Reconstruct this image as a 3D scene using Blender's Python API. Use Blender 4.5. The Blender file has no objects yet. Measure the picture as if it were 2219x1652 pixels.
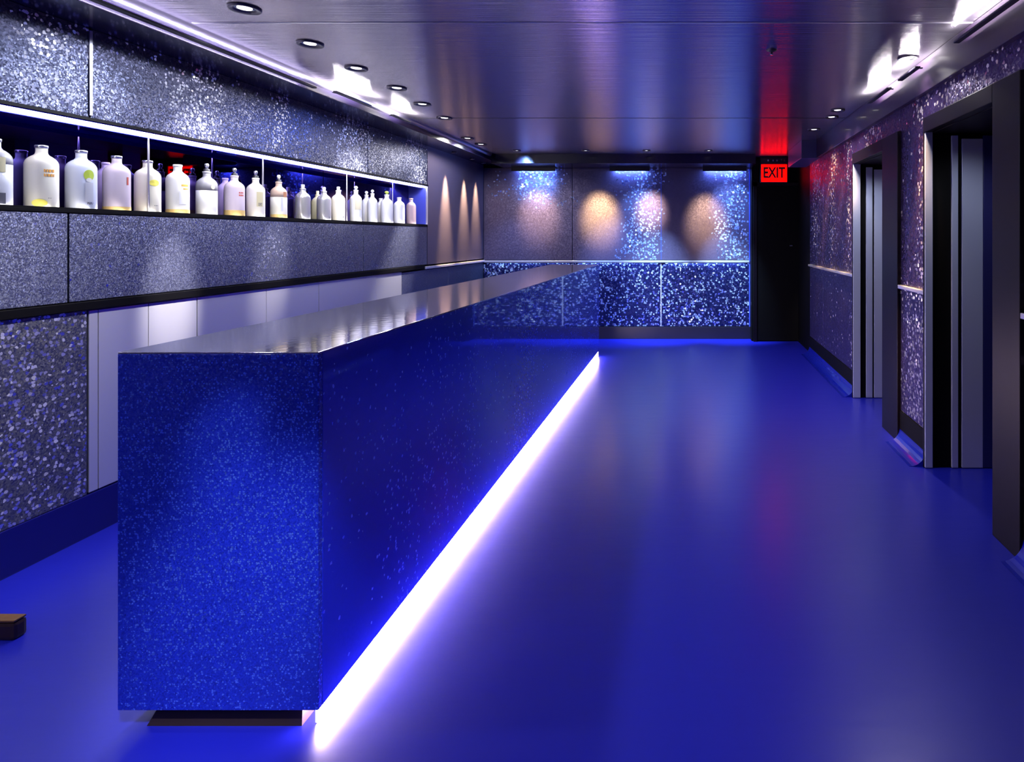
import bpy, bmesh, math, random
from mathutils import Vector, Matrix

S = bpy.context.scene
C = S.collection
random.seed(4)
PI = math.pi

# ------------------------------------------------------------------ camera, world, exposure
FX = 1300.0                       # focal length in pixels of the 2219 px wide frame
VX, VY = 1491.0, 513.0            # vanishing point of the room's length
EYE = 1.42
cam_d = bpy.data.cameras.new('camera')
cam = bpy.data.objects.new('camera', cam_d)
C.objects.link(cam)
cam.location = (0, 0, EYE)
cam.rotation_euler = (PI / 2, 0, 0)
cam_d.sensor_fit = 'HORIZONTAL'
cam_d.sensor_width = 36
cam_d.lens = 36 * FX / 2219
cam_d.shift_x = -(VX - 1109.5) / 2219
cam_d.shift_y = -(826 - VY) / 2219
cam_d.clip_start = 0.05
S.camera = cam

w = bpy.data.worlds.new('world')
S.world = w
w.use_nodes = True
w.node_tree.nodes['Background'].inputs[0].default_value = (0.01, 0.012, 0.05, 1)
w.node_tree.nodes['Background'].inputs[1].default_value = 0.2

S.view_settings.view_transform = 'Standard'
S.view_settings.look = 'None'
S.view_settings.gamma = 1
S.view_settings.exposure = 0.7
S.view_settings.use_curve_mapping = False
S.cycles.max_bounces = 7
S.cycles.diffuse_bounces = 3
S.cycles.glossy_bounces = 5
S.cycles.caustics_reflective = False
S.cycles.caustics_refractive = False
S.cycles.sample_clamp_indirect = 3.0
S.cycles.blur_glossy = 0.3
S.cycles.use_denoising = True

# room measures
XL, XR, YB = -2.84, 1.47, 8.33    # left wall, right wall, back wall faces
ZC = 2.50                         # ceiling


def Yl(px, X=XL):
    """distance along the room of a point seen at column px on the plane x = X"""
    return FX * X / (px - VX)


# ------------------------------------------------------------------ materials
def mat(name, base=(.5, .5, .5), rough=.5, metal=0.0, spec=.5, emit=None, estr=0.0, coat=0.0, coat_rough=.05,
        aniso=0.0, tangent=None, bump=0.0, bscale=50.0, bstretch=(1, 1, 1), mottle=0.0, mscale=3.0, trans=0.0):
    m = bpy.data.materials.new(name)
    m.use_nodes = True
    nt = m.node_tree
    b = nt.nodes['Principled BSDF']
    b.inputs['Base Color'].default_value = (*base, 1)
    b.inputs['Roughness'].default_value = rough
    b.inputs['Metallic'].default_value = metal
    b.inputs['Specular IOR Level'].default_value = spec
    b.inputs['Coat Weight'].default_value = coat
    b.inputs['Coat Roughness'].default_value = coat_rough
    b.inputs['Anisotropic'].default_value = aniso
    b.inputs['Transmission Weight'].default_value = trans
    if emit:
        b.inputs['Emission Color'].default_value = (*emit, 1)
        b.inputs['Emission Strength'].default_value = estr
    tc = nt.nodes.new('ShaderNodeTexCoord')
    if tangent:
        cx = nt.nodes.new('ShaderNodeCombineXYZ')
        for i in range(3):
            cx.inputs[i].default_value = tangent[i]
        nt.links.new(cx.outputs[0], b.inputs['Tangent'])
    if bump > 0:
        mp = nt.nodes.new('ShaderNodeMapping')
        mp.inputs['Scale'].default_value = bstretch
        nz = nt.nodes.new('ShaderNodeTexNoise')
        nz.inputs['Scale'].default_value = bscale
        nz.inputs['Detail'].default_value = 3
        bp = nt.nodes.new('ShaderNodeBump')
        bp.inputs['Strength'].default_value = bump
        bp.inputs['Distance'].default_value = .01
        nt.links.new(tc.outputs['Object'], mp.inputs[0])
        nt.links.new(mp.outputs[0], nz.inputs['Vector'])
        nt.links.new(nz.outputs['Fac'], bp.inputs['Height'])
        nt.links.new(bp.outputs[0], b.inputs['Normal'])
    if mottle > 0:
        nz = nt.nodes.new('ShaderNodeTexNoise')
        nz.inputs['Scale'].default_value = mscale
        nz.inputs['Detail'].default_value = 5
        mr = nt.nodes.new('ShaderNodeMapRange')
        mr.inputs['To Min'].default_value = max(0.02, rough - mottle)
        mr.inputs['To Max'].default_value = rough + mottle
        mr.inputs['From Min'].default_value = .3
        mr.inputs['From Max'].default_value = .7
        nt.links.new(tc.outputs['Object'], nz.inputs['Vector'])
        nt.links.new(nz.outputs['Fac'], mr.inputs[0])
        nt.links.new(mr.outputs[0], b.inputs['Roughness'])
    return m


def glitter(name, base, flake, dens=.35, scale=60.0, grain=.6, gscale=170.0, rough=.35, metal=.7, tilt=.55,
            frough=.12, aniso=.0, tangent=(0, 0, 1), coat=0.0, patch=True, flat=0.12, pscale=1.3, plo=.42, phi=.62,
            bands=None, axis=1, warp=.5):
    """crushed-glass / sequin sheet: a fine grained metallic ground with tilted bright flakes"""
    m = bpy.data.materials.new(name)
    m.use_nodes = True
    nt = m.node_tree
    N, L = nt.nodes, nt.links
    b = N['Principled BSDF']
    out = N['Material Output']
    tc = N.new('ShaderNodeTexCoord')
    geo = N.new('ShaderNodeNewGeometry')
    b.inputs['Base Color'].default_value = (*base, 1)
    b.inputs['Roughness'].default_value = rough
    b.inputs['Metallic'].default_value = metal
    b.inputs['Anisotropic'].default_value = aniso
    b.inputs['Coat Weight'].default_value = coat
    cx = N.new('ShaderNodeCombineXYZ')
    for i in range(3):
        cx.inputs[i].default_value = tangent[i]
    L.new(cx.outputs[0], b.inputs['Tangent'])
    # ground grain: small facets that tilt the normal
    def tilted(sc, k):
        v = N.new('ShaderNodeTexVoronoi')
        v.inputs['Scale'].default_value = sc
        wn = N.new('ShaderNodeTexNoise'); wn.inputs['Scale'].default_value = sc * .9; wn.inputs['Detail'].default_value = 1
        L.new(tc.outputs['Object'], wn.inputs['Vector'])
        wv = N.new('ShaderNodeVectorMath'); wv.operation = 'MULTIPLY_ADD'
        wv.inputs[1].default_value = (warp * 1.6 / sc,) * 3
        L.new(wn.outputs['Color'], wv.inputs[0]); L.new(tc.outputs['Object'], wv.inputs[2])
        L.new(wv.outputs[0], v.inputs['Vector'])
        s = N.new('ShaderNodeVectorMath'); s.operation = 'SUBTRACT'
        s.inputs[1].default_value = (.5, .5, .5)
        L.new(v.outputs['Color'], s.inputs[0])
        sc_ = N.new('ShaderNodeVectorMath'); sc_.operation = 'SCALE'
        sc_.inputs['Scale'].default_value = k
        L.new(s.outputs[0], sc_.inputs[0])
        a = N.new('ShaderNodeVectorMath'); a.operation = 'ADD'
        L.new(geo.outputs['Normal'], a.inputs[0])
        L.new(sc_.outputs[0], a.inputs[1])
        n = N.new('ShaderNodeVectorMath'); n.operation = 'NORMALIZE'
        L.new(a.outputs[0], n.inputs[0])
        return v, n
    vg, ng = tilted(gscale, grain)
    L.new(ng.outputs[0], b.inputs['Normal'])
    f = N.new('ShaderNodeBsdfPrincipled')
    f.inputs['Base Color'].default_value = (*flake, 1)
    f.inputs['Metallic'].default_value = .55
    f.inputs['Roughness'].default_value = frough
    vf, nf = tilted(scale, tilt)
    L.new(nf.outputs[0], f.inputs['Normal'])
    # flake mask: round cells, only some of them, gathered in patches
    sep = N.new('ShaderNodeSeparateColor')
    L.new(vf.outputs['Color'], sep.inputs[0])
    lt = N.new('ShaderNodeMath'); lt.operation = 'LESS_THAN'
    L.new(sep.outputs[2], lt.inputs[0])
    if patch:
        nz = N.new('ShaderNodeTexNoise'); nz.inputs['Scale'].default_value = pscale
        nz.inputs['Detail'].default_value = 2
        L.new(tc.outputs['Object'], nz.inputs['Vector'])
        mr = N.new('ShaderNodeMapRange')
        mr.inputs['From Min'].default_value = plo; mr.inputs['From Max'].default_value = phi
        mr.inputs['To Min'].default_value = flat * dens; mr.inputs['To Max'].default_value = dens
        fac = nz.outputs['Fac']
        if bands:                      # strips of the sheet drawn brighter with denser flakes: (centre, half width, lowest z, highest z)
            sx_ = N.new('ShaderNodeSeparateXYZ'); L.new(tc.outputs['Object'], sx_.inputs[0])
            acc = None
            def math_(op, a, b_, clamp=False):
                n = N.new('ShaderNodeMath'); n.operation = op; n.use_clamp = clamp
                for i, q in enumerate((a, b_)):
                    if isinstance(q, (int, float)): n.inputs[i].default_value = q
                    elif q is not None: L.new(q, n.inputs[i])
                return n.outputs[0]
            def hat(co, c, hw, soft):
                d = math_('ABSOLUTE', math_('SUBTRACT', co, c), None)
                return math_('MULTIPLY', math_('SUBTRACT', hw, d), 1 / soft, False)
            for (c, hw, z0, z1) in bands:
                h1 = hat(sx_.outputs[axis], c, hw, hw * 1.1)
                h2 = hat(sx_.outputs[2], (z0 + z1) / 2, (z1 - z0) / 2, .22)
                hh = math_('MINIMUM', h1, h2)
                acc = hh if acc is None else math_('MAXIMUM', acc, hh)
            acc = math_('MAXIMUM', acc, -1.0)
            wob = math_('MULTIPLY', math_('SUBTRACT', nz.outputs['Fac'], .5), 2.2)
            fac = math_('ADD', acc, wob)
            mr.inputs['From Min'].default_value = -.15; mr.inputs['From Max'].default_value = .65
        L.new(fac, mr.inputs[0])
        L.new(mr.outputs[0], lt.inputs[1])
    else:
        lt.inputs[1].default_value = dens
    rd = N.new('ShaderNodeMath'); rd.operation = 'LESS_THAN'
    rd.inputs[1].default_value = .5
    L.new(vf.outputs['Distance'], rd.inputs[0])
    mu = N.new('ShaderNodeMath'); mu.operation = 'MULTIPLY'
    L.new(lt.outputs[0], mu.inputs[0]); L.new(rd.outputs[0], mu.inputs[1])
    mx = N.new('ShaderNodeMixShader')
    L.new(mu.outputs[0], mx.inputs[0])
    L.new(b.outputs[0], mx.inputs[1]); L.new(f.outputs[0], mx.inputs[2])
    L.new(mx.outputs[0], out.inputs['Surface'])
    return m


M = {}
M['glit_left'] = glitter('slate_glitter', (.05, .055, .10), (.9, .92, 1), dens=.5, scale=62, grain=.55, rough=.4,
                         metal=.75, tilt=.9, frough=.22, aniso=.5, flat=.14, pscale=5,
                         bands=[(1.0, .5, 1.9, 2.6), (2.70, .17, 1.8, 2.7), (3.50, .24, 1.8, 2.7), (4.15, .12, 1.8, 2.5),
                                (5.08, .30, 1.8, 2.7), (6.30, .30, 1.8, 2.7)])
M['glit_dense'] = glitter('dense_silver_glitter', (.15, .15, .18), (1, .96, .93), dens=.5, scale=62, grain=.55, rough=.42,
                          metal=.7, tilt=1.0, frough=.3, flat=.8)
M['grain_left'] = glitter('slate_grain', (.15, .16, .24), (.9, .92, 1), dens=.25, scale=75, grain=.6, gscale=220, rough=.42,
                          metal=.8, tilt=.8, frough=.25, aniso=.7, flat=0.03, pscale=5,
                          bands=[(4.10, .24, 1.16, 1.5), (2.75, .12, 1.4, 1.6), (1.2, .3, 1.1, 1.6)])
M['satin'] = mat('satin_dark_metal', (.13, .11, .17), .38, metal=.5, aniso=.9, tangent=(0, 0, 1), bump=.12, bscale=160)
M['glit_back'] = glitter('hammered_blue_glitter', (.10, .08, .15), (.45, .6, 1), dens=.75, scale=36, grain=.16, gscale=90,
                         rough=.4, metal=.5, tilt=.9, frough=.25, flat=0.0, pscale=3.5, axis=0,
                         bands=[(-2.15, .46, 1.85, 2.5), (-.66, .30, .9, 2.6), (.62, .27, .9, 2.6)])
M['glit_back_low'] = glitter('bright_blue_glitter', (.014, .018, .10), (.7, .85, 1), dens=.55, scale=38, grain=.5, gscale=70,
                             rough=.35, metal=.7, tilt=1.0, frough=.28, flat=.7)
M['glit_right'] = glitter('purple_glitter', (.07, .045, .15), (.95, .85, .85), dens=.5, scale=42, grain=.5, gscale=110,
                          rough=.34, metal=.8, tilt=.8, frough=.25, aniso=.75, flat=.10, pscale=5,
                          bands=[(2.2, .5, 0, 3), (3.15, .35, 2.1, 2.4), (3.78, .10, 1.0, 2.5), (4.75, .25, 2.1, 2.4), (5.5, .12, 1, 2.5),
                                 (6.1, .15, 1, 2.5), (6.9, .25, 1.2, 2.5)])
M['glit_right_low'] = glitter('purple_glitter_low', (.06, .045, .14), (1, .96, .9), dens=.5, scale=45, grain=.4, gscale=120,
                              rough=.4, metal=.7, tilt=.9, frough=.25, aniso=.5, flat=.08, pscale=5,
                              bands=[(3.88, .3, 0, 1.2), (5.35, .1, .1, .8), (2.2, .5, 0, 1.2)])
M['bar_blue'] = glitter('bar_blue_glitter', (.010, .025, .50), (.14, .28, 1), dens=.4, scale=165, grain=.5, gscale=260,
                        rough=.36, metal=.1, tilt=.7, frough=.35, flat=.6, coat=.25)
M['bar_side'] = glitter('bar_blue_lacquer', (.010, .026, .80), (.2, .35, 1), dens=.10, scale=90, grain=.10, gscale=170,
                        rough=.27, metal=.1, tilt=.5, frough=.35, flat=.1, coat=1.0)
M['bar_top'] = mat('bar_top_polished', (.70, .64, .76), .08, metal=.85, bump=.03, bscale=30)
M['steel'] = mat('brushed_steel', (.66, .64, .66), .34, metal=.6, aniso=.85, tangent=(0, 0, 1), bump=.05, bscale=60,
                 bstretch=(1, 1, 25))
M['ceil'] = mat('brushed_ceiling_metal', (.48, .44, .52), .27, metal=.97, aniso=.75, tangent=(0, 1, 0), bump=.4, bscale=9,
                bstretch=(.12, 6, 1))
M['floor'] = mat('blue_epoxy', (.009, .013, .42), .36, spec=.45, coat=.55, coat_rough=.24, bump=.10, bscale=6,
                 bstretch=(.7, 2.0, 1))
M['cove'] = mat('blue_cove', (.004, .010, .34), .22, coat=.5, bump=.1, bscale=6)
M['base_left'] = mat('navy_base', (.006, .006, .12), .28, coat=.4)
M['black'] = mat('black_matte', (.0015, .0013, .002), .6, spec=.1)
M['blacksat'] = mat('black_satin', (.010, .008, .018), .35, spec=.5)
M['fascia'] = mat('dark_plum_lacquer', (.022, .010, .030), .32, spec=.5, coat=.15, bump=.06, bscale=8)
M['soffit'] = mat('dark_plum_soffit', (.012, .008, .03), .22, spec=.6, coat=.3, bump=.05, bscale=5)
M['rail'] = mat('pale_metal_rail', (.85, .82, .9), .2, metal=.6)
M['lip'] = mat('ceiling_lip_metal', (.30, .28, .38), .28, metal=.9)
M['jamb'] = mat('blue_grey_satin', (.45, .48, .66), .42, metal=.25)
M['jamb_dark'] = mat('navy_satin', (.02, .02, .12), .4)
M['doorframe'] = mat('door_casing_black', (.0035, .002, .005), .4, spec=.2)
M['niche_blue'] = mat('niche_blue_gloss', (.01, .015, .55), .16, coat=.6, bump=.25, bscale=4, bstretch=(1, 1, 1))
M['mirror'] = mat('dark_tinted_mirror', (.11, .08, .36), .015, metal=1.0)
M['led_white'] = mat('niche_led', (.9, .9, 1), .5, emit=(.93, .92, 1), estr=13)
M['led_bar'] = mat('bar_led', (1, .9, 1), .5, emit=(1, .74, .86), estr=28)
M['led_shelf'] = mat('shelf_led', (.9, .9, 1), .5, emit=(1, .95, .92), estr=8)
M['lens'] = mat('lamp_lens', (.9, .9, .9), .4, emit=(1, .96, .92), estr=2.0)
M['trimring'] = mat('lamp_trim', (.10, .09, .12), .3, metal=.9)
M['chrome'] = mat('chrome', (.7, .7, .75), .12, metal=1)
M['red'] = mat('exit_red', (.2, .0, .0), .4, emit=(1, .0005, .0), estr=3.6)
M['red_dark'] = mat('exit_letters', (.02, .0, .0), .6)
M['brown'] = mat('brown_wood', (.16, .07, .02), .5, bump=.3, bscale=20, bstretch=(1, 8, 1))
M['brown_dark'] = mat('dark_brown_wood', (.03, .012, .006), .5)
M['plinth'] = mat('plinth_bronze', (.06, .035, .035), .35, metal=.6)

# ------------------------------------------------------------------ mesh helpers
def obj(name, bm, m, parent=None, smooth=False):
    me = bpy.data.meshes.new(name)
    bmesh.ops.recalc_face_normals(bm, faces=bm.faces)
    bm.to_mesh(me)
    bm.free()
    if smooth:
        for p in me.polygons:
            p.use_smooth = True
    o = bpy.data.objects.new(name, me)
    C.objects.link(o)
    if m:
        me.materials.append(M[m] if isinstance(m, str) else m)
    if parent:
        o.parent = parent
    return o


def add_box(bm, x0, x1, y0, y1, z0, z1, bevel=0.0):
    vs = [bm.verts.new((x, y, z)) for x in (x0, x1) for y in (y0, y1) for z in (z0, z1)]
    idx = [(0, 1, 3, 2), (4, 6, 7, 5), (0, 4, 5, 1), (2, 3, 7, 6), (0, 2, 6, 4), (1, 5, 7, 3)]
    fs = [bm.faces.new([vs[i] for i in q]) for q in idx]
    if bevel > 0:
        es = list({e for f in fs for e in f.edges})
        bmesh.ops.bevel(bm, geom=es, offset=bevel, segments=2, affect='EDGES', profile=.6)
    return bm


def box(x0, x1, y0, y1, z0, z1, bevel=0.0):
    return add_box(bmesh.new(), min(x0, x1), max(x0, x1), min(y0, y1), max(y0, y1), min(z0, z1), max(z0, z1), bevel)


def lathe(profile, n=32, bm=None, c=(0, 0, 0), close=True):
    bm = bm or bmesh.new()
    rings = []
    for r, z in profile:
        if r < 1e-5:
            rings.append([bm.verts.new((c[0], c[1], c[2] + z))])
        else:
            rings.append([bm.verts.new((c[0] + r * math.cos(2 * PI * k / n), c[1] + r * math.sin(2 * PI * k / n), c[2] + z))
                          for k in range(n)])
    for a, b in zip(rings, rings[1:]):
        for k in range(n):
            k2 = (k + 1) % n
            if len(a) == 1 and len(b) == 1:
                continue
            if len(a) == 1:
                bm.faces.new((a[0], b[k], b[k2]))
            elif len(b) == 1:
                bm.faces.new((a[k], a[k2], b[0]))
            else:
                bm.faces.new((a[k], a[k2], b[k2], b[k]))
    return bm


def empty(name, loc=(0, 0, 0)):
    o = bpy.data.objects.new(name, None)
    o.location = loc
    o.empty_display_size = .1
    C.objects.link(o)
    return o


def tag(o, label, cat, group=None):
    o['label'] = label
    o['category'] = cat
    if group:
        o['group'] = group
    return o


def struct(o):
    o['kind'] = 'structure'
    return o


# ------------------------------------------------------------------ floor, walls, ceiling
struct(obj('floor', box(-3.4, 2.6, -2.8, 8.8, -.12, 0), 'floor'))
ceil = struct(obj('ceiling', box(-3.4, 2.6, -2.8, 8.8, ZC, ZC + .12), 'ceil'))
obj('panel_joint', box(-2.50, 1.44, 3.02, 3.032, ZC - .0025, ZC + .01), 'rail', ceil)
obj('panel_joint', box(-2.50, 1.44, 5.46, 5.466, ZC - .002, ZC + .01), 'blacksat', ceil)
struct(obj('wall_front', box(-3.4, 2.6, -2.9, -2.6, 0, ZC), 'satin'))

# left wall: backing, then the sheets on it
NT, NB, NE = 1.965, 1.545, 6.53       # back-bar niche: head, shelf, far end
wl = struct(obj('wall_left', box(-3.4, -3.08, -2.6, 8.8, 0, ZC), 'black'))
TOPL = 2.408
def panels(name, x0, x1, ys, z0, z1, ms, parent, gap=.004):
    for i, (a, b) in enumerate(zip(ys, ys[1:])):
        obj(name, box(x0, x1, a + gap, b - gap, z0, z1, .003), ms[i] if isinstance(ms, list) else ms, parent)
yu = [-2.6, -.55, .55, 1.65, 2.849, 5.32, 6.35]
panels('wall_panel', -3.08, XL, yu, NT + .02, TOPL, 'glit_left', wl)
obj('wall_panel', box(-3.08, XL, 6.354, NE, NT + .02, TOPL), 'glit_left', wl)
obj('wall_panel', box(-3.08, XL, NE + .012, YB, 1.115, TOPL), 'satin', wl)
ym = [-2.6, -.55, .55, 1.65, 2.75, 5.25, NE]
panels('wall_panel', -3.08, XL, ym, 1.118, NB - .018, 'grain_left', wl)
panels('wall_panel', -3.08, XL, [-2.6, -.55, .55, 1.7, 2.838], .2, 1.072, 'glit_dense', wl)
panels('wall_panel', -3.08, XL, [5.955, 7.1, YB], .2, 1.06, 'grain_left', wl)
# blue lit vertical joint in the upper sheets
obj('joint_strip', box(XL, XL + .006, 2.842, 2.856, NT + .03, TOPL - .01), 'rail', wl)
# dark recess line between the sheets, then a pale rail further on
struct(obj('trim_1', box(-3.08, XL + .012, -2.6, 6.45, 1.074, 1.114, .003), 'black'))
struct(obj('trim_2', box(XL - .02, XL + .022, 6.46, YB - .002, 1.068, 1.098, .006), 'rail'))
struct(obj('baseboard_left', box(-3.08, XL + .006, -2.6, YB, 0.0, .198, .004), 'base_left'))

# niche
ns = obj('niche_shelf', box(-3.08, XL + .004, -1.2, NE + .01, NB - .016, NB, .002), 'black', wl)
nh = obj('niche_head', box(-3.08, XL, -1.2, NE + .01, NT, NT + .018), 'niche_blue', wl)
obj('niche_edge', box(XL - .002, XL + .006, -1.2, NE + .02, NT + .006, NT + .020), 'black', wl)
obj('niche_end_panel', box(-3.05, XL - .012, NE, NE + .01, NB, NT), mat('niche_end_blue', (.08, .10, .62), .4), wl)
obj('niche_end_trim', box(XL - .012, XL + .003, NE - .005, NE + .01, NB, NT), 'rail', wl)
obj('niche_end_panel', box(-3.08, XL, -1.21, -1.2, NB, NT), 'black', wl)
led = obj('led_strip', box(-2.872, -2.848, -1.15, NE - .01, NT - .012, NT - .001), 'led_white')
tag(led, 'long white LED light strip under the head of the bottle niche', 'light strip')
obj('shelf_lip', box(-2.842, XL + .004, -1.2, NE, NB - .001, NB + .008), 'black', wl)
led = obj('led_strip', box(-2.844 - .005, -2.843, -1.15, NE - .01, NB, NB + .006), 'led_shelf')
tag(led, 'thin LED light strip behind the dark lip of the bottle shelf', 'light strip')

obj('led_shield', box(-2.884, -2.879, -1.15, NE - .01, NT - .020, NT), 'niche_blue', wl)  # added strip, keeps the LED's shine out of the mirror
mys = [-1.2, 0.2, 1.7, 3.23, 4.03, 5.0, NE]
for i, (a, b) in enumerate(zip(mys, mys[1:])):
    bm = box(-.004, .004, -(b - a) / 2 + .004, (b - a) / 2 - .004, NB, NT)
    o = obj('mirror_panel', bm, 'mirror', wl)
    o.location = (-3.045, (a + b) / 2, 0)
    if i in (3,):
        o.rotation_euler.z = -math.radians(1.5)
for y in (3.175, 4.03, 5.02, 5.80):
    obj('mirror_joint', lathe([(0, NB), (.0055, NB), (.0045, NT - .06), (.0015, NT), (0, NT)], 12, None, (-2.856, y, 0)), 'steel', wl, True)

# left soffit with a rounded metal lip
struct(obj('trim_3', box(-3.08, -2.55, -2.6, YB, TOPL, ZC, .004), 'soffit'))
bm = bmesh.new()
for i in range(1):
    prof = [(-2.55 + .03 * math.sin(a), ZC - .045 + .045 * (1 - math.cos(a))) for a in [k * PI / 2 / 6 for k in range(7)]]
    ys_ = (-2.6, 7.72)
    rows = [[bm.verts.new((x, y, z)) for x, z in prof] for y in ys_]
    for k in range(6):
        bm.faces.new((rows[0][k], rows[0][k + 1], rows[1][k + 1], rows[1][k]))
struct(obj('trim_4', bm, 'lip', smooth=True))

# back wall
wb = struct(obj('wall_back', box(-3.4, .95, YB + .03, 8.8, 0, ZC), 'black'))
xs = [-2.84, -1.607, -.374, .85]
for a, b in zip(xs, xs[1:]):
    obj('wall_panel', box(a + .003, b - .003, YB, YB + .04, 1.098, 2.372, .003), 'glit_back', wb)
    obj('wall_panel', box(a + .003, b - .003, YB, YB + .04, .175, 1.052, .003), 'glit_back_low', wb)
obj('joint_strip', box(-.382, -.368, YB - .006, YB + .01, .175, 1.052), 'rail', wb)
obj('joint_strip', box(-.378, -.370, YB - .004, YB + .01, 1.10, 2.36), mat('joint_blue', (.1, .15, .7), .3, metal=.5), wb)
obj('corner_strip', box(.846, .862, YB - .008, YB + .02, .02, 2.45), mat('corner_blue', (.1, .15, .8), .3, metal=.5), wb)
struct(obj('trim_5', box(-2.84, .85, YB - .024, YB + .02, 1.060, 1.090, .006), 'rail'))
struct(obj('baseboard_back', box(-2.84, .95, YB - .012, YB + .03, 0, .17, .003), 'blacksat'))
struct(obj('trim_6', box(-2.56, .88, 7.80, 8.8, 2.372, ZC, .004), 'soffit'))

# dark exit bay right of the back wall
struct(obj('wall_exit', box(.865, 2.6, 8.15, 8.8, 0, ZC), 'black'))
d3 = struct(obj('door_3', box(.93, 1.52, 8.115, 8.149, .015, 2.10, .003), 'black'))
obj('door_handle', box(1.37, 1.41, 8.09, 8.115, 1.29, 1.305, .002), 'chrome', d3)
bm = box(.885, .93, 8.10, 8.15, 0, 2.15)
add_box(bm, 1.52, 1.56, 8.10, 8.15, 0, 2.15)
add_box(bm, .885, 1.56, 8.10, 8.15, 2.101, 2.15)
obj('door_frame', bm, 'doorframe', d3)

# right wall with two deep doorways
wr = struct(empty('wall_right', (0, 0, 0)))
TOPR = 2.30
D = [(2.857, 3.683, 2.62), (4.48, 5.284, 4.15)]      # opening near, far, outer edge of the near casing
segs = [(-2.6, 2.62), (3.70, 4.15), (5.30, 7.24)]
for a, b in segs:
    obj('wall_core', box(XR + .02, 2.5, a, b, 0, ZC), 'black', wr)
    ys_ = [a]
    while b - ys_[-1] > 1.7:
        ys_.append(ys_[-1] + 1.232 if a > 0 else ys_[-1] + 1.305)
    ys_.append(b)
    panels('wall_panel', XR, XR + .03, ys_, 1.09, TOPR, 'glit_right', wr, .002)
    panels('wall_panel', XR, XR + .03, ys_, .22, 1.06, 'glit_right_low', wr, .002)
for (yn, yf, yo) in D:
    obj('wall_core', box(XR + .02, 2.5, yo, yf + .02, 2.16, ZC), 'black', wr)
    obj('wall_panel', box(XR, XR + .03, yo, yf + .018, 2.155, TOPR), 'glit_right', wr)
    obj('wall_core', box(XR + .02, 2.5, yo, yn - .01, 0, 2.16), 'black', wr)
    obj('wall_core', box(2.35, 2.5, yn - .01, yf + .02, 0, 2.16), 'black', wr)
obj('wall_end', box(1.49, 2.5, 7.24, 8.15, 0, ZC), 'black', wr)
for n_, (a, b) in zip((7, 8, 9), segs):
    struct(obj('trim_%d' % n_, box(XR - .022, XR + .01, a + .002, b - .002, 1.062, 1.088, .005), 'rail'))
bmb, bmc = bmesh.new(), bmesh.new()
for a, b in segs:
    add_box(bmb, XR - .006, XR + .02, a + .001, b - .001, .05, .218)
    # coved skirt in the floor's own coating
    pr = [(XR - .105 + .10 * math.sin(t), .10 * (1 - math.cos(t)) + .001) for t in [k * PI / 2 / 8 for k in range(9)]] + [(XR, .11), (XR, .0)]
    rows = [[bmc.verts.new((x, y, z)) for x, z in pr] for y in (a, b)]
    for k in range(len(pr) - 1):
        bmc.faces.new((rows[0][k], rows[0][k + 1], rows[1][k + 1], rows[1][k]))
    bmc.faces.new(rows[0]); bmc.faces.new(rows[1])
bbr = struct(obj('baseboard_right', bmb, 'black'))
obj('floor_cove', bmc, 'cove', bbr, smooth=False)
struct(obj('trim_10', box(XR - .035, 2.5, -2.6, 6.70, TOPR, ZC, .004), 'fascia'))
struct(obj('trim_11', box(1.267, 2.5, 6.70, 7.60, TOPR - .003, ZC, .006), mat('far_soffit_blue', (.05, .05, .16), .4)))


def doorway(idx, yn, yf, yo, strips, xin):
    d = struct(empty('door_%d' % idx, (XR, (yn + yf) / 2, 0)))
    def P(name, bm, m):
        bmesh.ops.translate(bm, verts=bm.verts, vec=-Vector(d.location))
        return obj(name, bm, m, d)
    bm = box(XR - .022, XR + .03, yo, yn, 0, 2.15, .004)
    P('door_casing', bm, 'doorframe')
    P('door_casing', box(XR - .022, XR + .03, yn, yf + .016, 2.06, 2.15, .004), 'doorframe')
    P('door_casing', box(XR - .022, XR + .02, yf, yf + .016, 0, 2.06, .003), 'doorframe')
    P('door_jamb', box(XR, 2.35, yf + .004, yf + .018, 0, 2.10), 'black')
    P('door_head', box(XR + .03, 2.35, yn, yf, 2.055, 2.14), 'doorframe')
    for (x0, x1, m, top, dy) in strips:
        P('door_leaf', box(x0, x1, yf - .012 - dy, yf + .003, .004, top, .003), m)
    return d


doorway(1, *[D[1][i] for i in (0, 1, 2)], [(1.452, 1.516, 'jamb', 2.06, .0), (1.566, 1.622, 'jamb', 2.03, .0),
                                          (1.636, 1.80, 'jamb', 2.01, .0)], 1.9)
doorway(2, *[D[0][i] for i in (0, 1, 2)], [(1.452, 1.498, 'jamb', 2.06, .0), (1.615, 1.654, 'jamb', 2.04, .0),
                                          (1.677, 1.805, 'jamb', 2.02, .0), (1.806, 1.98, 'jamb_dark', 2.04, .0)], 1.9)

# ------------------------------------------------------------------ bar counter
BX0, BX1, BY0, BY1, BZ0, BZ1 = -1.633, -1.058, 1.717, 7.13, .063, 1.088
bar = empty('bar_counter', (-1.345, 1.717, 0))
def PB(name, bm, m):
    bmesh.ops.translate(bm, verts=bm.verts, vec=-Vector(bar.location))
    return obj(name, bm, m, bar)
PB('front_panel', box(BX0, BX1, BY0, BY0 + .02, BZ0, BZ1 - .004, .0025), 'bar_blue')
PB('side_panel', box(BX1 - .02, BX1, BY0 + .0205, BY1, BZ0, BZ1 - .004, .0015), 'bar_side')
PB('side_panel', box(BX0, BX0 + .02, BY0 + .0205, BY1, BZ0, BZ1 - .004, .0015), 'bar_side')
PB('end_panel', box(BX0 + .021, BX1 - .021, BY1 - .02, BY1, BZ0, BZ1 - .004), 'bar_side')
PB('bottom_panel', box(BX0 + .021, BX1 - .021, BY0 + .021, BY1 - .021, BZ0, BZ0 + .015), 'black')
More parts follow.
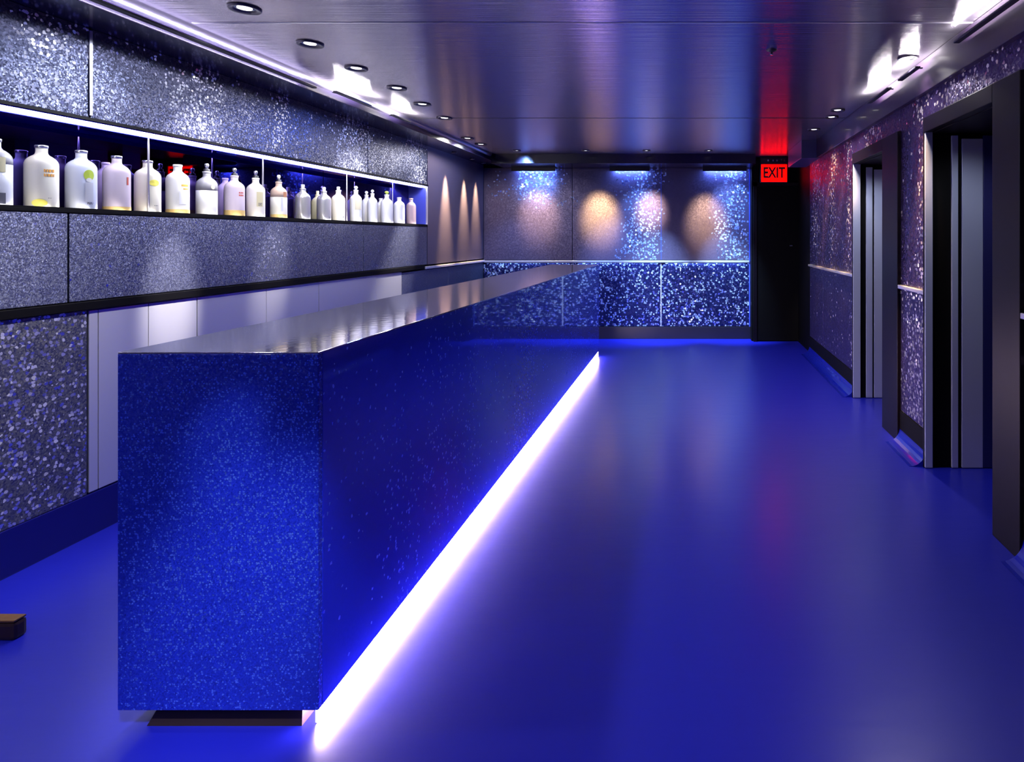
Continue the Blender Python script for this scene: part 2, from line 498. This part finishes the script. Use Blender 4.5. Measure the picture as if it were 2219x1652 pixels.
PB('countertop', box(BX0 + .0005, BX1 - .0005, BY0 + .0005, BY1, BZ1 - .0035, BZ1 + .001, .001), 'bar_top')
bm = bmesh.new()
vs = [bm.verts.new(p) for p in [(-1.57, 1.74, 0), (-1.12, 1.74, 0), (-1.12, 7.0, 0), (-1.57, 7.0, 0),
                                (-1.54, 1.76, .0625), (-1.13, 1.76, .0625), (-1.13, 7.0, .0625), (-1.54, 7.0, .0625)]]
for q in ((0, 1, 5, 4), (1, 2, 6, 5), (2, 3, 7, 6), (3, 0, 4, 7), (0, 3, 2, 1), (4, 5, 6, 7)):
    bm.faces.new([vs[i] for i in q])
PB('plinth', bm, 'plinth')
PB('led_strip', box(-1.085, -1.062, BY0 + .03, BY1 - .03, .004, .0625, .002), 'led_bar')
tag(bar, 'long glittering cobalt blue bar counter with mirror-bright top and glowing foot', 'bar counter')

# ------------------------------------------------------------------ steel back-bar cabinets under the bottle wall
def cabinet(y0, y1, seams, label):
    t = empty('steel_cabinet', (XL, (y0 + y1) / 2, .2))
    def P(name, bm, m):
        bmesh.ops.translate(bm, verts=bm.verts, vec=-Vector(t.location))
        return obj(name, bm, m, t)
    P('carcass', box(-3.08, XL - .022, y0 + .001, y1 - .001, .2, 1.07), 'steel')
    ys_ = [y0] + seams + [y1]
    for a, b in zip(ys_, ys_[1:]):
        P('door', box(XL - .020, XL, a + .0018, b - .0018, .205, 1.068, .002), 'steel')
    tag(t, label, 'cabinet', 'brushed steel cabinets behind the bar')
cabinet(2.842, 3.47, [2.889, 3.158], 'brushed steel back-bar cabinet nearest the glittering silver wall panel')
cabinet(3.472, 4.615, [4.04], 'middle brushed steel back-bar cabinet under the bottle niche')
cabinet(4.617, 5.95, [5.46], 'farthest brushed steel back-bar cabinet, towards the back wall rail')

# ------------------------------------------------------------------ bottles
def bmat(name, c, rough=.45, metal=0.0):
    if name not in M:
        M[name] = mat('bottle_' + name, c, rough, metal=metal, coat=.3)
    return name
bmat('frost', (.93, .91, .88)); bmat('cream', (.95, .90, .76)); bmat('cool', (.80, .84, .98)); bmat('lilac', (.50, .38, .80))
bmat('pink', (.86, .72, .80)); bmat('grey', (.34, .33, .36)); bmat('silver', (.70, .68, .66), .25, .6); bmat('tan', (.72, .52, .40))
bmat('dusty', (.50, .36, .38)); bmat('yellow', (.95, .85, .15)); bmat('orange', (.9, .42, .08)); bmat('gold', (.9, .62, .22))
bmat('green', (.55, .68, .08)); bmat('redtext', (.75, .15, .10)); bmat('ink', (.10, .10, .14)); bmat('beige', (.75, .68, .42))
bmat('rust', (.55, .25, .12)); bmat('palegrey', (.72, .72, .80)); bmat('capblack', (.015, .015, .02)); bmat('capsilver', (.75, .75, .8), .2, .8)


def patch(bm, r, a0, a1, z0, z1, n=10):
    rows = []
    for z in (z0, z1):
        rows.append([bm.verts.new((r * math.cos(a0 + (a1 - a0) * k / n), r * math.sin(a0 + (a1 - a0) * k / n), z)) for k in range(n + 1)])
    for k in range(n):
        bm.faces.new((rows[0][k], rows[0][k + 1], rows[1][k + 1], rows[1][k]))


def oval(bm, r, ac, aw, zc, zh, n=20):
    c = bm.verts.new((r * math.cos(ac), r * math.sin(ac), zc))
    ring = [bm.verts.new((r * math.cos(ac + aw * math.cos(2 * PI * k / n)), r * math.sin(ac + aw * math.cos(2 * PI * k / n)),
                          zc + zh * math.sin(2 * PI * k / n))) for k in range(n)]
    for k in range(n):
        bm.faces.new((c, ring[k], ring[(k + 1) % n]))


def bottle(px, wpx, topy, label, body='frost', top='cap', fill=None, marks=(), X=-2.898, capm='capsilver', base=None):
    Y = FX * X / (px - VX)
    s = FX / Y
    r = wpx / s / 2 * .97
    zb = NB
    h = EYE + (VY - topy) / s - zb
    t = empty('bottle', (X, Y, zb))
    tip = {'cap': .0, 'pourer': .048, 'cork': .028, 'ball': .034}[top]
    H = h - tip                           # glass height
    rn = max(.0135, r * .36)
    sh = H * .70
    low = [(0, 0), (r * .93, 0), (r, .006)]
    shoulder = [(r, sh * .97), (r * .985, sh + .004), (r * .93, sh + .014), (r * .80, sh + .025), (r * .62, sh + .034),
                (r * .46, sh + .040), (rn * 1.05, sh + .047)]
    neck = [(rn, sh + .054), (rn, H - .012)]
    if fill:
        zf, fm = fill
        zf *= H
        obj('liquid_section', lathe(low + [(r, zf * .5), (r, zf), (0, zf)]), fm, t, True)
        obj('body', lathe([(0, zf + .0004), (r * .995, zf + .0004)] + shoulder + neck + [(rn * .8, H - .010), (0, H - .010)]), body, t, True)
    else:
        obj('body', lathe(low + [(r, sh * .5)] + shoulder + neck + [(rn * .8, H - .010), (0, H - .010)]), body, t, True)
    if top == 'cap':
        obj('cap', lathe([(rn * .9, H - .014), (rn * 1.12, H - .013), (rn * 1.14, H - .002), (rn * 1.0, H), (0, H)], 24), capm, t, True)
    elif top == 'cork':
        obj('neck_ring', lathe([(rn, H - .014), (rn * 1.12, H - .012), (rn * 1.12, H - .002), (rn * .7, H), (0, H)], 24), body, t, True)
        obj('stopper', lathe([(rn * .62, H - .006), (rn * .72, H + tip - .004), (rn * .6, H + tip), (0, H + tip)], 20), capm, t, True)
    elif top == 'ball':
        obj('neck_ring', lathe([(rn, H - .014), (rn * 1.12, H - .012), (rn * 1.12, H - .002), (rn * .7, H), (0, H)], 24), body, t, True)
        b_ = [(rn * .45, H - .004), (rn * .4, H + .005)] + [(rn * .95 * math.sin(a) + .0001, H + .019 - .0145 * math.cos(a)) for a in
             [PI * k / 8 for k in range(2, 9)]]
        obj('stopper', lathe(b_, 20), capm, t, True)
    else:
        obj('neck_ring', lathe([(rn, H - .014), (rn * 1.12, H - .012), (rn * 1.12, H - .002), (rn * .7, H), (0, H)], 24), body, t, True)
        p = obj('pourer', lathe([(rn * .8, H - .002), (rn * .85, H + .012), (rn * .4, H + .016), (rn * .34, H + .022), (0, H + .022)], 20), 'capblack', t, True)
        obj('spout', lathe([(rn * .30, H + .018), (rn * .55, H + .027), (rn * .62, H + .037), (rn * .45, H + .046), (0, H + tip)], 20), capm, p, True)
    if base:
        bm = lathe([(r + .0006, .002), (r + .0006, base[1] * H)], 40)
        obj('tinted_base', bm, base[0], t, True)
    for mk in marks:
        kind, m = mk[0], mk[1]
        bm = bmesh.new()
        rr = r + .0011 + .0004 * marks.index(mk)
        if kind == 'oval':
            oval(bm, rr, mk[2], mk[3], mk[4] * H, mk[5] * H)
        elif kind == 'rect':
            patch(bm, rr, mk[2], mk[3], mk[4] * H, mk[5] * H)
        elif kind == 'rows':             # short runs of printed marks
            rnd = random.Random(int(px))
            for q in range(mk[6]):
                z0 = (mk[4] + (mk[5] - mk[4]) * q / mk[6]) * H
                z1 = z0 + (mk[5] - mk[4]) / mk[6] * .62 * H
                a = mk[2]
                while a < mk[3]:
                    wd = rnd.uniform(.05, .16)
                    patch(bm, rr, a, min(a + wd, mk[3]), z0, z1, 3)
                    a += wd + .05
        obj('label' if kind != 'rows' else 'print', bm, m, t)
    tag(t, label, 'bottle', 'bottles along the lit niche')
    return t


A0 = -.55
bottle(-12, 56, 300, 'grey bottle cut off by the left edge, first on the niche shelf', 'grey', 'cap', (.62, 'palegrey'),
       [('rect', 'beige', -.62, -.1, .5, .72), ('rect', 'ink', -.62, -.1, .04, .2)])
bottle(90, 55, 315, 'big cream bottle with orange print and a yellow oval at its foot', 'cream', 'cap', None,
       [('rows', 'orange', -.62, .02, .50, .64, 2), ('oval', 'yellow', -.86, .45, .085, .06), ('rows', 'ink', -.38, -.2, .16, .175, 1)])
bottle(176, 52, 326, 'cool white bottle with a round lime-green badge', 'cool', 'cap', None,
       [('oval', 'green', -.28, .36, .58, .09), ('oval', 'frost', -.28, .2, .50, .035), ('rows', 'ink', -.42, .0, .10, .135, 2),
        ('rect', 'palegrey', -.55, .0, .14, .46)])
bottle(229, 38, 352, 'lilac bottle tucked behind the pale pink one left of the first divider', 'lilac', 'cap', None, (), X=-2.995, capm='lilac')
bottle(253, 47, 338, 'pale pink bottle with orange foot just left of the first divider', 'pink', 'cap', None,
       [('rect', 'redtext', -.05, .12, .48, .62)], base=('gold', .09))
bottle(320, 46, 348, 'creamy white bottle with a yellow oval mark, just right of the first divider', 'cream', 'cap', None,
       [('oval', 'yellow', -.32, .42, .57, .06), ('rows', 'ink', -.35, .0, .14, .155, 1)])
bottle(385, 42, 357, 'white-capped bottle with orange bands and golden foot', 'frost', 'cap', None,
       [('rect', 'orange', -.55, .12, .56, .60), ('rect', 'orange', -.4, .12, .50, .525), ('rect', 'palegrey', -.75, -.1, .2, .46)],
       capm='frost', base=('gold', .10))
bottle(448, 39, 354, 'half-empty grey bottle with a pour spout before the blue mirror', 'grey', 'pourer', (.56, 'frost'),
       [('oval', 'beige', -.3, .2, .64, .05)])
bottle(488, 30, 386, 'lilac bottle half hidden behind the pink spouted bottle', 'lilac', 'cap', None, (), X=-2.995, capm='lilac')
bottle(508, 38, 364, 'pink bottle with red print and a pour spout, left of the second divider', 'pink', 'pourer', None,
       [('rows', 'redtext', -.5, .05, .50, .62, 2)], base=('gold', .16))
bottle(554, 35, 370, 'yellowish bottle with a square beige label and spout, right of the second divider', 'cream', 'pourer', None,
       [('rect', 'beige', -.85, -.1, .28, .64), ('rows', 'ink', -.65, -.25, .30, .38, 3)])
bottle(604, 32, 379, 'tan bottle with rusty upper half and a pale stopper spout', 'tan', 'pourer', (.58, 'cream'),
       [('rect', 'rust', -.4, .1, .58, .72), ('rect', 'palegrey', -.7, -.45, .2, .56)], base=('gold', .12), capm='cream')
bottle(656, 30, 400, 'slim silvery bottle with a grey cork, alone after the wide gap', 'silver', 'cork', None, (), capm='palegrey')
bottle(688, 24, 414, 'beige bottle behind the wide silvery one', 'beige', 'cork', None, (), X=-2.995, capm='beige')
bottle(702, 28, 406, 'wide silvery cream bottle with tall white stopper', 'silver', 'cork', None, [('rows', 'ink', -.35, -.1, .10, .14, 2)], capm='frost')
bottle(733, 27, 405, 'cream bottle with a thin black spout between the silvery and amber bottles', 'cream', 'cork', None,
       [('rows', 'ink', -.3, -.2, .12, .2, 1)], capm='frost')
bottle(771, 24, 403, 'pale bottle with amber upper half and white drop stopper', 'frost', 'ball', None,
       [('rect', 'beige', -1.2, -.1, .38, .68)], capm='frost')
bottle(794, 20, 414, 'white bottle with small round stopper, left one of the tight pair', 'frost', 'ball', None, (), X=-2.975, capm='frost')
bottle(807, 20, 411, 'white bottle with small round stopper, right one of the tight pair', 'frost', 'ball', None,
       [('rect', 'tan', .2, .5, .1, .68)], capm='frost', X=-2.895)
bottle(825, 18, 430, 'short white bottle behind the green-stoppered one', 'frost', 'cap', None, (), X=-2.985, capm='frost')
bottle(838, 25, 414, 'broad white bottle with a pale green round stopper', 'frost', 'ball', None, (), capm='green')
bottle(865, 23, 428, 'white flask-shouldered bottle, second from the far end of the niche', 'frost', 'cap', None, (), capm='frost')
bottle(891, 20, 430, 'dim dusty-rose bottle, last at the far end of the niche', 'dusty', 'cap', None, (), capm='tan')

# ------------------------------------------------------------------ lamps
def lamp_ring(t, R):
    def P(name, bm, m, sm=True):
        return obj(name, bm, m, t, sm)
    ring = [(R * .66, -.001), (R * .70, -.007), (R * .95, -.011), (R, -.006), (R, 0), (R * .66, 0), (R * .66, -.001)]
    P('trim_ring', lathe(ring, 36), 'trimring')
    P('lens', lathe([(0, -.0035), (R * .42, -.0035), (R * .46, -.001)], 28), 'lens')
    P('reflector', lathe([(R * .46, -.001), (R * .66, -.002)], 28), 'chrome')


def downlight(x, y, col, power, label, R=.068, aim=None, cone=95, blend=.8, rad=.045, group='ceiling downlights', zc=ZC, beams=()):
    t = empty('downlight', (x, y, zc))
    lamp_ring(t, R)
    ld = bpy.data.lights.new('lamp', 'SPOT')
    ld.color = col
    ld.energy = power
    ld.spot_size = math.radians(cone)
    ld.spot_blend = blend
    ld.shadow_soft_size = rad
    l = bpy.data.objects.new('lamp', ld)
    C.objects.link(l)
    l.parent = t
    l.location = (0, 0, -.05)
    if aim:
        dirv = Vector(aim) - Vector((x, y, zc - .05))
        l.rotation_euler = dirv.to_track_quat('-Z', 'Y').to_euler()
    for a_, cn, pw, cl in beams:          # extra narrow spots added at the fitting for patches and streaks
        b_ = bpy.data.lights.new('beam', 'SPOT')
        b_.color = cl; b_.energy = pw; b_.spot_size = math.radians(cn); b_.spot_blend = 1.0; b_.shadow_soft_size = .03
        o_ = bpy.data.objects.new('beam', b_); C.objects.link(o_); o_.parent = t; o_.location = (0, 0, -.05)
        o_.rotation_euler = (Vector(a_) - Vector((x, y, zc - .05))).to_track_quat('-Z', 'Y').to_euler()
    tag(t, label, 'downlight', group)
    return t


def ceil_at(px, py):
    s = (VY - py) / (ZC - EYE)
    return (px - VX) / s, FX / s


WHT, COOL, WARM, BLUE = (1, .95, .93), (.80, .86, 1), (1, .66, .38), (.12, .25, 1)
LEFT = [
    (530, 17, COOL, 20, 'largest ceiling downlight, top left above the bottle wall'),
    (672, 94, COOL, 42, 'second ceiling downlight of the left row, counted from the camera'),
    (772, 147, WHT, 18, 'third downlight of the left row, just before the white ceiling glare'),
    (860, 190, WHT, 55, 'downlight between the two white glare patches, left ceiling row'),
    (915, 225, BLUE, 60, 'downlight beside the smaller white glare patch, left ceiling row'),
    (963, 255, WHT, 20, 'sixth downlight of the left row, past the glare'),
    (1013, 299, WHT, 60, 'small far downlight near the left end of the ceiling row'),
    (1042, 312, COOL, 16, 'tiny downlight in the far left corner of the ceiling'),
]
LB = {530: [((XL, 2.6, .7), 40, 60, WHT), ((XL, 2.2, .6), 40, 40, WHT)],
      672: [((XL, 3.30, 1.10), 17, 420, WHT), ((XL, 2.72, 2.0), 40, 50, COOL)],
      772: [((XL, 3.50, 1.9), 34, 90, WHT)],
      860: [((XL, 4.10, 1.2), 18, 160, WHT)],
      963: [((XL, 5.05, 1.9), 34, 120, WHT)],
      1013: [((XL, 5.95, 1.2), 28, 300, WHT), ((XL, 6.30, 2.0), 30, 90, WHT)]}
for px, py, c, p, lab in LEFT:
    x, y = ceil_at(px, py)
    downlight(x, y, c, p * .42, lab, cone=172, blend=.3, beams=LB.get(px, ()))
RIGHT = [
    (1968, 125, WHT, 40, 'largest right-hand downlight beside the white ceiling glare'),
    (1815, 238, WHT, 30, 'near one of the two close right-hand downlights'),
    (1802, 253, WHT, 24, 'far one of the two close right-hand downlights'),
    (1764, 280, WARM, 50, 'farthest right-hand downlight before the blue soffit end'),
]
GOLD = (1, .62, .30)
RB = {1968: [((XR, 3.80, 1.6), 20, 600, GOLD), ((XR, 3.2, 2.1), 40, 12, WHT)], 1815: [((XR, 5.42, 1.6), 18, 420, GOLD)],
      1802: [((XR, 5.85, 1.6), 18, 260, GOLD)], 1764: [((XR, 6.42, 1.6), 18, 320, GOLD), ((XR, 6.8, 1.6), 20, 120, WHT)]}
for px, py, c, p, lab in RIGHT:
    x, y = ceil_at(px, py)
    downlight(x, y, c, p, lab, R=.062, beams=RB[px], cone=108)
for y, p, lab in [(7.02, 300, 'small soffit spotlight over the first gold stripe on the left wall'),
                  (7.60, 230, 'small soffit spotlight over the middle gold stripe on the left wall'),
                  (8.02, 180, 'small soffit spotlight over the gold stripe in the left corner')]:
    downlight(-2.735, y, (1, .68, .32), p * 2.4, lab, R=.03, aim=(-2.84, y, 1.70), cone=30, blend=1.0, rad=.02, group='soffit spotlights', zc=TOPL)
SKY = (.22, .42, 1)
BB = {-2.14: [((-2.12, YB, 2.15), 46, 80, SKY), ((-2.5, YB, .7), 50, 90, SKY)],
      -1.28: [((-.9, YB, .60), 50, 300, SKY)],
      -.52: [((-.70, YB, 1.7), 40, 130, SKY), ((-.38, YB, .55), 40, 600, (.40, .65, 1))],
      .26: [((.66, YB, 1.75), 44, 150, SKY), ((.60, YB, .55), 38, 650, (.40, .65, 1))]}
# wall washers before the back wall
for x, c, p, cone, z, lab in [(-2.14, (1, .70, .46), 240, 36, 1.74, 'bright little downlight at the left of the back wall row'),
                        (-1.28, (1, .68, .22), 620, 33, 1.70, 'tiny downlight above the yellow pool on the back wall'),
                        (-.52, (1, .72, .50), 360, 27, 1.78, 'tiny downlight above the pink pool on the back wall'),
                        (.26, (1, .70, .32), 340, 34, 1.65, 'tiny downlight at the right of the back wall row')]:
    downlight(x, 7.50, c, p, lab, R=.05, aim=(x + (.06 if x < -1 else 0), YB, z), cone=cone, blend=1.0, rad=.07, beams=BB[x])
# blue wall grazers under the back soffit: small tube lamps
for x, wd, p, lab in [(-2.12, .5, 5, 'blue light bar under the back soffit, left'),
                      (-.80, .45, 6, 'blue light bar under the back soffit, middle'),
                      (.50, .5, 7, 'blue light bar under the back soffit, right')]:
    t = empty('light_bar', (x, 8.28, 2.372))
    bm = box(-wd / 2 - .05, wd / 2 + .05, -.075, -.06, -.055, 0, .003)
    add_box(bm, -wd / 2 - .05, wd / 2 + .05, -.06, .03, -.012, 0)
    obj('housing', bm, 'blacksat', t)
    ld = bpy.data.lights.new('lamp', 'AREA')
    ld.shape = 'RECTANGLE'; ld.size = wd; ld.size_y = .02
    ld.energy = p; ld.color = (.16, .30, 1)
    l = bpy.data.objects.new('lamp', ld); C.objects.link(l); l.parent = t
    l.location = (0, 0, -.02)
    l.rotation_euler = (math.radians(8), 0, 0)
    tag(t, lab, 'light bar', 'blue light bars along the back wall')

for x, wd, p, lab in [(-2.2, 1.1, .7, 'blue light strip under the back wall rail, left'),
                      (-.98, 1.1, 1.5, 'blue light strip under the back wall rail, middle'),
                      (.24, 1.1, 2.2, 'blue light strip under the back wall rail, right')]:
    t = empty('light_bar', (x, 8.318, 1.060))
    obj('housing', box(-wd / 2, wd / 2, -.012, .010, -.006, 0, .001), 'blacksat', t)
    ld = bpy.data.lights.new('lamp', 'AREA')
    ld.shape = 'RECTANGLE'; ld.size = wd; ld.size_y = .012
    ld.energy = p; ld.color = (.30, .50, 1)
    l = bpy.data.objects.new('lamp', ld); C.objects.link(l); l.parent = t
    l.location = (0, -.012, -.010)
    l.rotation_euler = (math.radians(14), 0, 0)
    tag(t, lab, 'light bar', 'blue light bars along the back wall')

# added upward fill lamps by the ceiling lips, making the white glare
def cove(x, y0, y1, p, col, tiltx, label, zz=2.43, tilt=14):
    t = empty('glare_fill_lamp', (x, (y0 + y1) / 2, zz))
    h = (y1 - y0) / 2
    bm = box(-.016, .016, -h, h, -.012, 0, .003)
    obj('housing', bm, 'blacksat', t)
    obj('bracket', box(-.035 if tiltx > 0 else .0, .0 if tiltx > 0 else .035, -h * .9, -h * .9 + .01, -.010, -.004), 'blacksat', t)
    ld = bpy.data.lights.new('lamp', 'AREA')
    ld.shape = 'RECTANGLE'; ld.size = .022; ld.size_y = 2 * h - .01
    ld.energy = p; ld.color = col
    l = bpy.data.objects.new('lamp', ld); C.objects.link(l); l.parent = t
    l.location = (0, 0, .003); l.rotation_euler = (PI, math.radians(-tilt * (1 if tiltx > 0 else -1)), 0)
    tag(t, label, 'cove lamp', 'added ceiling fill lamps')
cove(-2.49, 1.2, 4.0, 16, (.85, .82, 1), 1, 'long dim added fill lamp along the left ceiling lip', 2.42, 62)
cove(-2.44, 4.15, 4.60, 14, WHT, 1, 'added fill lamp under the larger white glare on the left ceiling lip')
cove(-2.44, 4.95, 5.25, 8, WHT, 1, 'added fill lamp under the smaller white glare on the left ceiling lip')
cove(1.385, 1.2, 3.1, 9, (1, .94, .96), -1, 'long added fill lamp along the right ceiling lip, top right corner')
cove(1.36, 3.55, 3.85, 5, WHT, -1, 'added fill lamp under the nearer white glare on the right ceiling')
cove(1.36, 4.05, 4.5, 8, WHT, -1, 'added fill lamp under the larger white glare on the right ceiling')

# fill lamps added inside the doorways to brighten the leaf strips
for nm, y, z, p in (('nearer', 3.0, 2.05, 6), ('farther', 4.62, 2.05, 9)):
    downlight(1.62, y, COOL, p, 'added fill lamp in the head of the %s dark doorway' % nm, R=.04, aim=(1.64, y + .68, .9), cone=110, rad=.03,
              group='added doorway fill lamps', zc=2.053)

# room lights behind the camera (the same ceiling rows go on)
for i, (x, y, c, p) in enumerate([(-2.1, 1.7, COOL, 26), (-2.1, .6, WHT, 26), (-2.1, -.6, COOL, 20), (1.2, 1.6, COOL, 4), (1.2, .2, WHT, 10),
                                  (1.2, -1.2, COOL, 14), (-1.2, -.9, COOL, 20), (-.4, .3, (.5, .6, 1), 12), (0.2, -2.0, (.35, .45, 1), 30)]):
    downlight(x, y, c, p, 'ceiling downlight of the near room, outside the picture', cone=120, group='near room downlights',
              beams=[((-1.30, BY0, .30), 17, 260, (.75, .8, 1)), ((-1.33, BY0, .82), 7, 90, (.8, .9, 1))] if i == 7 else [((-.3, 2.5, 0), 46, 70, (.8, .75, 1))] if i == 4 else ())

# ------------------------------------------------------------------ exit sign, sprinkler, block
sx, sy = 1.155, 8.06
t = empty('exit_sign', (sx, sy, 2.155))
obj('housing', box(-.185, .185, 0, .05, -.01, .34, .006), 'blacksat', t)
face = obj('face_panel', box(-.172, .172, -.006, 0, .002, .235, .002), 'red', t)
cu = bpy.data.curves.new('EXIT', 'FONT')
cu.body = 'EXIT'; cu.size = .20; cu.extrude = .001; cu.offset = .006; cu.align_x = 'CENTER'; cu.align_y = 'CENTER'
to = bpy.data.objects.new('tmp', cu); C.objects.link(to)
dg = bpy.context.evaluated_depsgraph_get()
me = bpy.data.meshes.new_from_object(to.evaluated_get(dg))
bpy.data.objects.remove(to)
lt = bpy.data.objects.new('lettering', me); C.objects.link(lt)
me.materials.clear(); me.materials.append(M['red_dark'])
lt.parent = t; lt.location = (0, -.0078, .118); lt.rotation_euler = (PI / 2, 0, 0); lt.scale = (.72, 1, 1)
cv = obj('mounting_cover', box(-.165, .165, -.008, 0, .25, .325, .004), 'chrome' if False else 'blacksat', t)
for bx, wd in ((-.09, .02), (-.02, .014), (.03, .02), (.10, .006), (.13, .02)):
    obj('reflection_mark', box(bx, bx + wd, -.011, -.008, .275, .30, .001), 'chrome', cv)  # chrome chips stand in for the dotted reflection on the cover
tag(t, 'glowing red EXIT sign on the black wall by the ceiling', 'exit sign')

sxp, syp = ceil_at(1672, 108)
t = empty('sprinkler', (sxp, syp, ZC))
obj('escutcheon', lathe([(0, -.012), (.012, -.012), (.03, -.004), (.032, 0)], 24), 'blacksat', t, True)
obj('nozzle', lathe([(0, -.03), (.012, -.03), (.008, -.026), (.006, -.010)], 16), 'chrome', t, True)
tag(t, 'tiny ceiling sprinkler in front of the red reflection', 'sprinkler')

bx_ = tag(obj('wooden_block', box(-2.60, -2.366, 2.105, 2.150, 0, .062, .012), 'brown_dark'),
          'small brown wooden block on the blue floor at the left edge', 'block')
obj('top_pad', box(-2.598, -2.368, 2.107, 2.148, .0625, .070, .003), 'brown', bx_)
